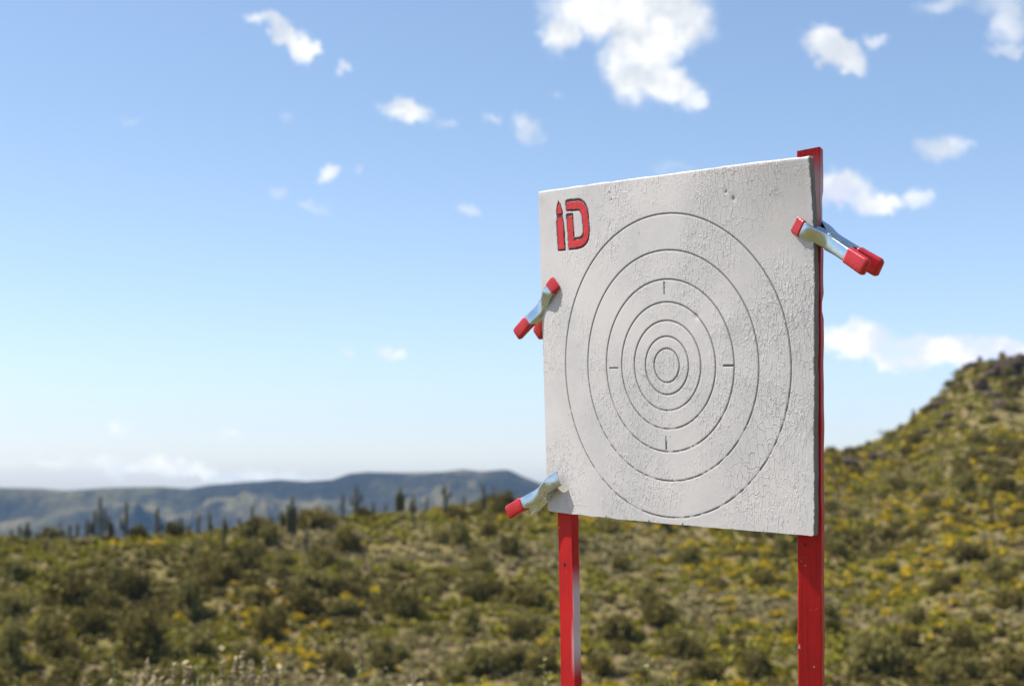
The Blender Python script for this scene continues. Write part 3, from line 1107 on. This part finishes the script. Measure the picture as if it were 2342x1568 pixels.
z1 = lambda x, y, w, h: (x / 2.554 / 1.0931, (1100 + y / 2.554) / 1.0931, w / 2.554 / 1.0931, h / 2.554 / 1.0931)
z2 = lambda x, y, w, h: ((650 + x / 2.553) / 1.0931, (1100 + y / 2.553) / 1.0931, w / 2.553 / 1.0931, h / 2.553 / 1.0931)
z3 = lambda x, y, w, h: ((1420 + x / 3.38) / 1.0931, (1250 + y / 3.38) / 1.0931, w / 3.38 / 1.0931, h / 3.38 / 1.0931)
z4 = lambda x, y, w, h: ((2040 + x / 3.4846) / 1.0931, (850 + y / 3.4846) / 1.0931, w / 3.4846 / 1.0931, h / 3.4846 / 1.0931)
z5 = lambda x, y, w, h: ((2040 + x / 3.379) / 1.0931, (1250 + y / 3.379) / 1.0931, w / 3.379 / 1.0931, h / 3.379 / 1.0931)
bushes = [z1(430, 1080, 360, 290), z1(840, 1010, 240, 200), z1(900, 1390, 340, 350), z1(1200, 1150, 280, 240), z1(300, 1370, 250, 250),
          z1(100, 890, 250, 150), z1(560, 1240, 260, 200), z1(1450, 920, 220, 170), z1(1560, 820, 200, 190), z1(1650, 640, 240, 170),
          z1(1110, 590, 140, 100), z1(60, 1480, 240, 270), z1(1700, 1290, 230, 230), z1(270, 690, 90, 70), z1(880, 620, 130, 90),
          z2(350, 560, 300, 140), z2(640, 500, 130, 95), z2(560, 720, 190, 180), z2(1560, 470, 220, 170), z2(1270, 690, 200, 170),
          z2(1600, 740, 180, 160), z2(1420, 860, 180, 140), z2(280, 1110, 270, 190), z2(930, 1130, 240, 190), z2(500, 980, 230, 120),
          z2(1420, 1020, 290, 150), z2(1700, 1050, 330, 150), z2(1330, 1250, 220, 170), z2(1650, 1290, 180, 170), z2(1400, 1500, 320, 200),
          z2(80, 1210, 200, 170), z2(500, 1490, 250, 180), z2(780, 1500, 210, 170), z2(1800, 1500, 230, 170), z2(1250, 520, 140, 110), z2(60, 690, 150, 140),
          z3(430, 1190, 360, 260), z3(330, 270, 290, 150), z3(800, 260, 190, 110), z3(1600, 1480, 310, 230), z3(1150, 1540, 420, 230),
          z3(260, 1480, 300, 200), z3(1250, 760, 200, 130), z3(1800, 480, 220, 160), z3(700, 900, 200, 140),
          z5(480, 1450, 460, 380), z5(600, 330, 190, 130), z5(1230, 1280, 220, 250), z5(1300, 500, 430, 160), z5(1640, 930, 320, 190),
          z5(1660, 1510, 300, 250), z5(860, 1060, 240, 150), z5(130, 1120, 190, 150), z5(1000, 1540, 260, 190), z5(780, 1260, 230, 190), z5(1150, 760, 250, 170),
          z4(130, 990, 110, 80), z4(300, 975, 130, 60), z4(460, 930, 80, 60), z4(640, 900, 120, 50), z4(860, 920, 170, 130), z4(900, 1330, 220, 130),
          z4(800, 1020, 160, 110), z4(1420, 900, 130, 90), z4(1280, 1200, 150, 90), z4(740, 775, 60, 35), z4(850, 690, 40, 40), z4(1430, 190, 60, 50),
          z4(1000, 1480, 220, 140), z4(1500, 720, 180, 80), z4(1640, 1330, 220, 150), z4(120, 1500, 170, 110), z4(1700, 620, 200, 90)]
for i, (px, py, w, h) in enumerate(bushes):
    place_bush(px, py, w, h, [0, 1, 2, 3, 0, 4, 1, 2][i % 8])

# smaller bushes scattered at random over the slope, then the yellow flowering shrubs
def scatter(n, g, az0=-19.5, az1=19.5):
    out = []
    while len(out) < n:
        az = g.uniform(az0, az1, 4000)
        Rm = np.interp(az, rr_x, rr_r)
        r_ = np.sqrt(g.uniform(90 ** 2, 262 ** 2, 4000))
        ok = r_ < Rm + 3
        az, r_ = az[ok], r_[ok]
        h = ground_h(az, r_)
        for a, b, c in zip(az, r_, h):
            out.append((math.sin(math.radians(a)) * b, math.cos(math.radians(a)) * b, c + EYE, b))
            if len(out) >= n:
                break
    return out


g = np.random.default_rng(31)


def in_view(p, margin=40):
    x, y = to_px(p)
    if not (-margin < x < IMG_W + margin and y < IMG_H + 120):
        return False
    return not (1262 < x < 1850 and y < 1150)     # hidden behind the board


n_b = 0
for p in scatter(1500, g):
    if n_b >= 150:
        break
    if not in_view(p[:3]):
        continue
    n_b += 1
    e = bpy.data.objects.new('desert_bush', None); COL.objects.link(e)
    e.location = p[:3]; e.rotation_euler = (0, 0, g.uniform(0, 6.28))
    w = g.uniform(.6, 1.5); hg = w * g.uniform(.9, 1.4)
    k = int(g.integers(0, 5))
    a = obj('crown', BIG[k][0], e); a.scale = (w, w, hg)
    b = obj('stems', BIG[k][1], e); b.scale = (w * .8, w * .8, hg * .85)
    plant(e, 'bush', ('dark olive' if k < 3 else 'pale grey-green'), 'bush', 'larger bushes on the hillside', w)

cand = scatter(6500, g)
fl = []
for p in cand:
    cl = float(fbm(np.array([p[0] / 16.0 + 50]), np.array([p[1] / 16.0 + 20]), 3)[0])
    x, y = to_px(p[:3])
    if x > 2170 and y < 985:
        cl -= .2
    want = 0.10 + 1.6 * cl + (0.14 if x > 1100 else -0.03) + (-.25 if x < 500 and slope_band(x, y) > .35 else 0)
    fl.append((p, g.uniform(0, 1) < want, g.uniform(.30, .78)))
# the 300 that show largest are things of their own; the rest of the ground cover is one mass
flower = [(p, s) for p, w, s in fl if w and in_view(p[:3])]
flower.sort(key=lambda q: -q[1] / q[0][3])
for (p, s) in flower[:290]:
    k = int(g.integers(0, 5))
    o = obj('flowering_shrub', FLW[k][0])
    o.location = p[:3]; o.rotation_euler = (0, 0, g.uniform(0, 6.28)); o.scale = (s, s, s * g.uniform(.75, 1.05))
    b = obj('blossoms', FLW[k][1], o)
    plant(o, 'flower', 'low shrub covered in yellow blossoms', 'shrub', 'yellow flowering shrubs on the hillside', s)

# the countless remaining low plants
def build_cover():
    V, Fc, MI = [], [], []
    off = 0
    gg = np.random.default_rng(77)
    rest = [(p, True, s) for p, s in flower[290:]] + [(p, False, s) for p, w, s in fl if not w]
    for p in scatter(9500, gg) + scatter(5500, gg, -20, 2) + scatter(5000, gg, 1, 20):
        d_ = float(fbm(np.array([p[0] / 21.0 + 70]), np.array([p[1] / 21.0 + 40]), 3)[0])
        if gg.uniform() < .72 + d_ * 2.2:
            rest.append((p, False, gg.uniform(.16, .50)))
    # the slopes beside the picture and the dip in front carry the same plants
    for p in scatter(3200, gg, -31, -19.5) + scatter(4200, gg, 19.5, 31):
        rest.append((p, False, gg.uniform(.25, .8)))
    for _ in range(2200):
        a_, r_ = gg.uniform(-30, 30), math.sqrt(gg.uniform(22 ** 2, 90 ** 2))
        h_ = float(ground_h(np.array([a_]), np.array([r_]))[0])
        rest.append(((math.sin(math.radians(a_)) * r_, math.cos(math.radians(a_)) * r_, h_ + EYE, r_), False, gg.uniform(.2, .55)))
    for p, w, s in rest:
        x, y = to_px(p[:3])
        if not (-1200 < x < IMG_W + 1200):
            continue
        if x > 2170 and y < 985 and gg.uniform() < .62:      # the stony cap carries less
            continue
        n = 30 if s < .3 else 56
        pts = crown_points(n, s, s, s * .75, 5, gg, .3)
        v, f = leaf_cloud(pts, .34 * s + .02, gg)
        if w:
            mi = np.where((pts[:, 2] > s * .28) & (gg.uniform(size=n) < .75), 3, 0)
        else:
            q = float(fbm(np.array([p[0] / 13.0 + 5]), np.array([p[1] / 13.0 + 8]), 3)[0]) + gg.normal() * .06
            mi = np.full(n, 4 if q < -.11 else 1 if q < -.02 else 0 if q < .10 else 2)
        V.append(v + np.array(p[:3])); Fc.append(f + off); MI.append(mi); off += len(v)
    me = mesh_from('ground_cover', np.concatenate(V), np.concatenate(Fc), [M_green, M_grey, M_dry, M_yellow, M_dark], False, np.concatenate(MI))
    tag(obj('ground_cover', me), 'low desert herbs and grass tufts covering the hillside', 'ground cover', kind='stuff')


build_cover()


# ------------------------------------------------------------------ saguaros
def saguaro(px, ytop, ybase, look, arms=(), stems=((0, 1.0),), fat=1.0):
    P, r_ = hit(px, ybase)
    sc = r_ / F_PX
    H = (ybase - ytop) * sc
    e = bpy.data.objects.new('saguaro_cactus', None); COL.objects.link(e)
    e.location = P
    for (dx, hh) in stems:
        m = MB_()
        Hs = H * hh; rad = 0.135 * fat
        zs = [-.4, 0, Hs * .15, Hs * .4, Hs * .7, Hs * .88, Hs * .96, Hs * .99, Hs]
        rs = [.85, .9, 1.0, 1.08, 1.05, .92, .66, .38, .08]
        x0 = dx * sc
        m.tube([(x0, 0, z) for z in zs], [rad * q for q in rs], 20, ribs=1, rib=-.16)
        m.build('trunk', M_cactus, e)
    for (dx, z0, z1_) in arms:
        m = MB_()
        a = dx * sc; zz0, zz1 = z0 * H, z1_ * H
        pts = [(0, 0, zz0), (a * .5, .02, zz0 + abs(a) * .06), (a * .86, .02, zz0 + abs(a) * .25), (a, .02, zz0 + abs(a) * .7),
               (a, .02, (zz0 + zz1) / 2 + .1), (a, .02, zz1 - .06), (a, .02, zz1)]
        m.tube(pts, [.09 * fat, .095 * fat, .10 * fat, .105 * fat, .105 * fat, .08 * fat, .02], 14, ribs=1, rib=-.15)
        m.build('arm', M_cactus, e)
    tag(e, look, 'cactus', 'saguaro cacti along the ridge')
    return e


zs_ = lambda x, a, b: (x / 1.673 / 1.0931, (1100 + a / 1.673) / 1.0931, (1100 + b / 1.673) / 1.0931)
saguaro(*zs_(45, 370, 418), 'short bare saguaro nearest the left end of the ridge')
saguaro(*zs_(80, 358, 424), 'slim saguaro just left of a stout one near the left end of the ridge')
saguaro(*zs_(112, 346, 428), 'stout branching saguaro near the left end of the ridge', arms=((-7, .3, .7), (7, .25, .6)), fat=1.3)
saguaro(*zs_(205, 378, 418), 'tiny stubby saguaro above yellow flowers left of the thick saguaro clump', fat=1.2)
saguaro(*zs_(290, 352, 420), 'armless saguaro, first of a pair left of the thick saguaro clump')
saguaro(*zs_(323, 346, 420), 'armless saguaro immediately left of the thick saguaro clump')
saguaro(*zs_(415, 242, 420), 'thickest saguaro clump of many tall stems on the left ridge',
        stems=((0, 1.0), (-11, .70), (10, .74), (-19, .44), (20, .56), (28, .40), (-28, .50)), fat=1.0)
saguaro(*zs_(462, 345, 420), 'low saguaro immediately right of the thick saguaro clump', arms=((7, .3, .7),))
saguaro(*zs_(525, 258, 412), 'tall saguaro with one low left arm, right of the thick saguaro clump', arms=((-11, .28, .62),), fat=1.1)
saguaro(*zs_(655, 286, 404), 'saguaro with a low right arm beside a ridge bush, left of centre', arms=((11, .22, .5),), fat=1.2)
saguaro(*zs_(757, 290, 366), 'plain saguaro rising from a rounded olive ridge bush')
saguaro(*zs_(830, 282, 366), 'slender saguaro, left one of a near pair by a yellow bush', fat=.85)
saguaro(*zs_(876, 276, 366), 'saguaro, right one of a near pair by a yellow bush', arms=((6, .2, .45),))
saguaro(*zs_(935, 326, 468), 'dark saguaro standing lower on the slope in front of olive bushes', arms=((6, .55, .85),), fat=1.15)
saguaro(*zs_(1055, 240, 335), 'tall thin-tipped saguaro with stubby base arms above a big olive bush', arms=((-8, .2, .42), (8, .25, .48)), fat=.95)
saguaro(*zs_(1133, 306, 356), 'small faint saguaro behind bushes left of a tight saguaro pair', fat=.9)
saguaro(*zs_(1176, 296, 362), 'short saguaro touching the left side of a tall stout saguaro group')
saguaro(*zs_(1220, 236, 404), 'tall stout saguaro group of three stems in the middle of the ridge', stems=((0, 1.0), (-9, .82), (8, .74)), fat=1.15)
saguaro(*zs_(1256, 296, 375), 'short saguaro just right of the stout three-stemmed group')
saguaro(*zs_(1325, 260, 318), 'small saguaro peeking over a broad olive bush', arms=((5, .3, .6),), fat=.9)
saguaro(*zs_(1280, 382, 495), 'dark saguaro low on the slope under a broad olive bush', arms=((-6, .5, .8),), fat=1.1)
saguaro(*zs_(1432, 220, 340), 'slim armless saguaro leaning beside a two-armed saguaro', fat=1.0)
saguaro(*zs_(1490, 186, 330), 'saguaro with raised arms on both sides behind a round bush', arms=((-11, .38, .66), (11, .45, .74)), fat=1.1)
saguaro(*zs_(1674, 186, 300), 'broad saguaro clump of close stems under the highest mesa', stems=((0, 1.0), (-8, .78), (7, .72)), fat=1.15)
saguaro(*zs_(1728, 226, 354), 'saguaro with short left arm standing in front of the ridge line', arms=((-8, .5, .8), (6, .4, .6)), fat=1.1)
saguaro(*zs_(1860, 186, 316), 'saguaro with a bent right arm, below the mesa top', arms=((13, .52, .82), (-6, .7, .85)), fat=1.1)
saguaro(*zs_(2022, 182, 296), 'saguaro nearest the lower left clamp with a stub arm', arms=((8, .38, .6), (-5, .3, .5)), fat=1.05)
for (x, a, b, lk) in ((152, 380, 420, 'stick-thin saguaro just right of the stout branching one at far left'), (250, 370, 420, 'stick-thin saguaro midway between the tiny stubby one and the pair'),
                      (590, 345, 408, 'stick-thin saguaro right of the tall one with a low left arm'), (702, 340, 402, 'stick-thin saguaro right of the one with a low right arm'),
                      (792, 325, 370, 'stick-thin saguaro right of the rounded olive ridge bush'), (1000, 296, 350, 'stick-thin saguaro left of the tall thin-tipped saguaro'),
                      (1100, 316, 360, 'stick-thin saguaro right of the tall thin-tipped saguaro'), (1385, 276, 336, 'stick-thin saguaro left of the slim armless saguaro'),
                      (1560, 246, 310, 'stick-thin saguaro right of the round bush with the two-armed saguaro'), (1612, 256, 308, 'stick-thin saguaro left of the broad clump under the mesa'),
                      (1785, 236, 312, 'stick-thin saguaro left of the one with a bent right arm'), (1942, 230, 302, 'stick-thin saguaro right of the one with a bent right arm')):
    saguaro(*zs_(x, a, b), lk, fat=.8)
_sv = SC.collection
for (x, yt_, yb, lk) in ((1420, 140, 205, 'tiny saguaro on the skyline of the rocky peak'), (848, 600, 690, 'tiny saguaro on the skyline halfway up the right hill'),
                         (735, 675, 730, 'tiny stub saguaro on the skyline low on the right hill')):
    a_ = z4(x, yt_, 0, 0); b_ = z4(x, yb, 0, 0)
    saguaro(a_[0], a_[1], b_[1], lk, fat=1.3)


# ------------------------------------------------------------------ rock outcrops on the right hill
def rock(px, py, w_px, h_px, seed, look):
    P, r_ = hit(px, py)
    sc = r_ / F_PX
    gg = np.random.default_rng(seed)
    bm = bmesh.new()
    bmesh.ops.create_icosphere(bm, subdivisions=4, radius=1.0)
    V = np.array([v.co[:] for v in bm.verts])
    # cut the ball with random planes for blocky faces
    for _ in range(16):
        d = gg.normal(size=3); d /= np.linalg.norm(d)
        lim = gg.uniform(.55, .88)
        s_ = V @ d
        V -= np.outer(np.clip(s_ - lim, 0, None), d)
    nz = fbm(V[:, 0] * 2.3 + seed, V[:, 1] * 2.3 + V[:, 2] * 3.1, 4)
    V *= (1 + nz[:, None] * .5)
    V *= np.array([w_px * sc / 2, w_px * sc * .35, h_px * sc * .56])
    for v, q in zip(bm.verts, V):
        v.co = q
    me = bpy.data.meshes.new('rock_mesh'); bm.to_mesh(me); bm.free()
    me.materials.append(M_rock)
    o = obj('rock_outcrop', me)
    o.location = P + np.array([0, 0, h_px * sc * .10])
    az = math.atan2(P[0], P[1])
    o.rotation_euler = (0, gg.uniform(-.15, .15), -az)
    tag(o, look, 'rock', 'dark rock outcrops on the right hill')


for i, (a, lk) in enumerate([(z4(1330, 250, 170, 90), 'dark rock at the shoulder of the peak on the right hill'),
                             (z4(1660, 290, 330, 200), 'largest dark cliff under the top of the right hill'),
                             (z4(1430, 430, 150, 110), 'dark rock knob below the shoulder of the peak'),
                             (z4(1600, 590, 170, 110), 'dark rock below the largest cliff on the right hill'),
                             (z4(1120, 560, 330, 70), 'long flat rock ledge halfway up the right hill'),
                             (z4(1100, 755, 170, 80), 'rounded rock under the long flat ledge'),
                             (z4(960, 810, 220, 50), 'low rock strip reaching left from the rounded rock'),
                             (z4(760, 760, 130, 50), 'rock on the skyline low on the right hill'),
                             (z4(250, 1090, 240, 110), 'reddish rock slab beside the right post'),
                             (z4(510, 1040, 260, 90), 'dark rock slab second from the right post'),
                             (z4(1790, 180, 160, 120), 'dark rock at the right picture edge on the summit'),
                             (z4(1540, 330, 200, 110), 'dark rock left of the largest cliff on the right hill'),
                             (z4(1500, 500, 200, 80), 'dark rock band between the knob and the rock below the cliff'),
                             (z4(1720, 430, 190, 110), 'dark rock at the right picture edge under the largest cliff'),
                             (z4(1250, 420, 170, 70), 'brown rock on the steep skyline below the shoulder'),
                             (z4(1180, 660, 200, 60), 'dark rock between the flat ledge and the rounded rock'),
                             (z5(720, 20, 160, 70), 'pale rock among yellow shrubs near the right post'),
                             ]):
    rock(*a, 400 + i, lk)


# ------------------------------------------------------------------ weeds in the near foreground
def weed(px, tip_y, dist, straw, n_st, spread_px, look, seed):
    gg = np.random.default_rng(seed)
    d = ray(px, tip_y)
    r_ = dist
    az = math.degrees(math.atan2(d[0], d[1]))
    hd = math.hypot(d[0], d[1])
    P = np.array([d[0] / hd * r_, d[1] / hd * r_, float(ground_h(np.array([az]), np.array([r_]))[0]) + EYE])
    tip_z = EYE + d[2] / hd * r_ - P[2]
    e = bpy.data.objects.new('weed', None); COL.objects.link(e)
    e.location = P
    sp = spread_px * dist / F_PX
    st = MB_(); lp = []; heads = []
    for i in range(n_st):
        a = gg.uniform(0, 6.28); q = gg.uniform(.1, 1.0) if i else .1
        hh = tip_z * (gg.uniform(.80, .985) if i else 1.0)
        tx, ty = sp * q * math.cos(a), sp * q * math.sin(a)
        pts = [np.array([tx * .1, ty * .1, 0]), np.array([tx * .35, ty * .35, hh * .4]), np.array([tx * .7, ty * .7, hh * .75]), np.array([tx, ty, hh])]
        st.tube(pts, [.0022, .0018, .0014, .0008], 5)
        hp = []
        heads.append(hp)
        for k in range(22 if straw else 9):
            f = gg.uniform(.0, 1)
            w = hh * (1 - .12 * f)
            hp.append(pts[3] * (1 - f) + pts[2] * f * .6 + pts[3] * f * .4 + gg.normal(size=3) * np.array([.0045, .0045, .018]) * (1.0 if straw else .8))
        for k in range(16):
            f = gg.uniform(.35, .97)
            lp.append(np.array([tx * f, ty * f, hh * f]) + gg.normal(size=3) * .012)
    sm = st.build('stalks', M_straw if straw else M_weed, e)
    for hp in heads:
        v, f = leaf_cloud(np.array(hp), .016 if straw else .011, gg, aspect=1.6)
        obj('seed_head', mesh_from('seed_head', v, f, M_straw if straw else M_weed, False), e)
    v, f = leaf_cloud(np.array(lp), .020, gg, aspect=.45)
    obj('leaves', mesh_from('leaves', v, f, M_straw if straw and seed % 2 else M_weed, False), e)
    tag(e, look, 'weed', 'weeds in the near foreground')


WEEDS = [(40, 1556, 7.5, False, 5, 60), (110, 1550, 7.0, False, 6, 70), (185, 1545, 7.8, True, 5, 60), (262, 1474, 7.2, False, 2, 26), (300, 1546, 7.4, True, 6, 70),
         (335, 1512, 7.3, True, 4, 40), (400, 1518, 7.0, True, 9, 75), (455, 1494, 7.6, False, 5, 50), (505, 1508, 6.8, True, 10, 80), (560, 1488, 7.2, True, 7, 50),
         (612, 1500, 7.5, True, 4, 40), (675, 1540, 7.8, False, 5, 60), (735, 1530, 7.0, True, 3, 40), (790, 1536, 7.5, False, 5, 50), (823, 1505, 7.2, False, 5, 30),
         (868, 1520, 7.6, False, 5, 30), (940, 1552, 7.4, True, 4, 50), (1030, 1556, 7.0, False, 4, 50), (1100, 1550, 7.2, False, 4, 50), (1195, 1528, 7.3, False, 4, 45),
         (1245, 1508, 7.0, False, 4, 35), (1480, 1492, 6.9, False, 5, 60), (1535, 1532, 7.2, False, 4, 40), (1610, 1552, 7.0, False, 3, 40), (1720, 1560, 7.0, False, 3, 40)]
for i, (px, ty, ds, sw, n, sp) in enumerate(WEEDS):
    if px < 250: where = 'bottom left corner'
    elif px < 1260: where = 'bottom edge left of left post'
    else: where = 'bottom edge between red posts'
    PLANT_LOOK = 'straw-coloured seeding weed' if sw else 'thin green weed'
    weed(px, ty, ds, sw, n, sp, 'W|%s|%s' % (PLANT_LOOK, where), 500 + i)

# ------------------------------------------------------------------ labels that single things out
ORD = ['first', 'second', 'third', 'fourth', 'fifth', 'sixth', 'seventh', 'eighth', 'ninth', 'tenth', 'eleventh', 'twelfth', 'thirteenth', 'fourteenth',
       'fifteenth', 'sixteenth', 'seventeenth', 'eighteenth', 'nineteenth', 'twentieth']


def zone_x(x):
    for lim, nm in ((170, 'by the left picture edge'), (330, 'below the thick saguaro clump'), (520, 'right of the thick saguaro clump'),
                    (720, 'below the three-stemmed saguaro'), (930, 'below the two-armed saguaro'), (1110, 'below the mesa top'),
                    (1275, 'left of the left post'), (1450, 'right of the left post'), (1640, 'midway between the posts'), (1840, 'left of the right post'),
                    (2020, 'right of the right post'), (2190, 'far right of the right post')):
        if x < lim:
            return nm
    return 'by the right picture edge'


def zone_y(b):
    for lim, nm in ((.05, 'on the ridge line'), (.2, 'just under the ridge'), (.38, 'high on the slope'), (.56, 'halfway down'), (.76, 'low on the slope')):
        if b < lim:
            return nm
    return 'near the bottom edge'


cells = {}
for d in PLANTS:
    d['cell'] = (d['kind'], d['look'], zone_y(slope_band(d['x'], d['y'])), zone_x(d['x']))
    cells.setdefault(d['cell'], []).append(d)
for c, ds in cells.items():
    ds.sort(key=lambda d: d['x'])
    for i, d in enumerate(ds):
        noun = d['look'] + (' bush' if d['kind'] == 'bush' else '')
        if d['kind'] == 'flower':
            noun = 'yellow-flowering shrub'
        lab = '%s %s, %s' % (noun, c[2], c[3])
        if len(ds) > 1:
            lab += ', %s from left' % ORD[min(i, 19)]
        tag(d['o'], lab, d['cat'], d['group'])
ws = [o for o in COL.objects if o.name.startswith('weed') and str(o.get('label', '')).startswith('W|')]
byl = {}
for o in ws:
    byl.setdefault(o['label'], []).append(o)
for k, os_ in byl.items():
    _, lk, wh = k.split('|')
    os_.sort(key=lambda o: to_px(o.location)[0])
    for i, o in enumerate(os_):
        o['label'] = '%s, %s' % (lk, wh) + (', %s from left' % ORD[i] if len(os_) > 1 else '')

# ------------------------------------------------------------------ the air
def build_haze():
    bm = bmesh.new()
    bmesh.ops.create_cube(bm, size=1.0)
    lo, hi = -185.0, 66.0
    for v in bm.verts:
        v.co = (v.co.x * 9100, v.co.y * 9100, lo + (v.co.z + .5) * (hi - lo))
    me = bpy.data.meshes.new('haze'); bm.to_mesh(me); bm.free()
    m = bpy.data.materials.new('haze'); m.use_nodes = True
    t = m.node_tree; t.nodes.clear()
    out = t.nodes.new('ShaderNodeOutputMaterial')
    pv = t.nodes.new('ShaderNodeVolumePrincipled')
    pv.inputs['Color'].default_value = (0.37, 0.64, 1.0, 1)
    pv.inputs['Density'].default_value = 0.80e-4
    pv.inputs['Anisotropy'].default_value = 0.0
    t.links.new(pv.outputs[0], out.inputs['Volume'])
    me.materials.append(m)
    tag(obj('haze', me), kind='stuff')


build_haze()
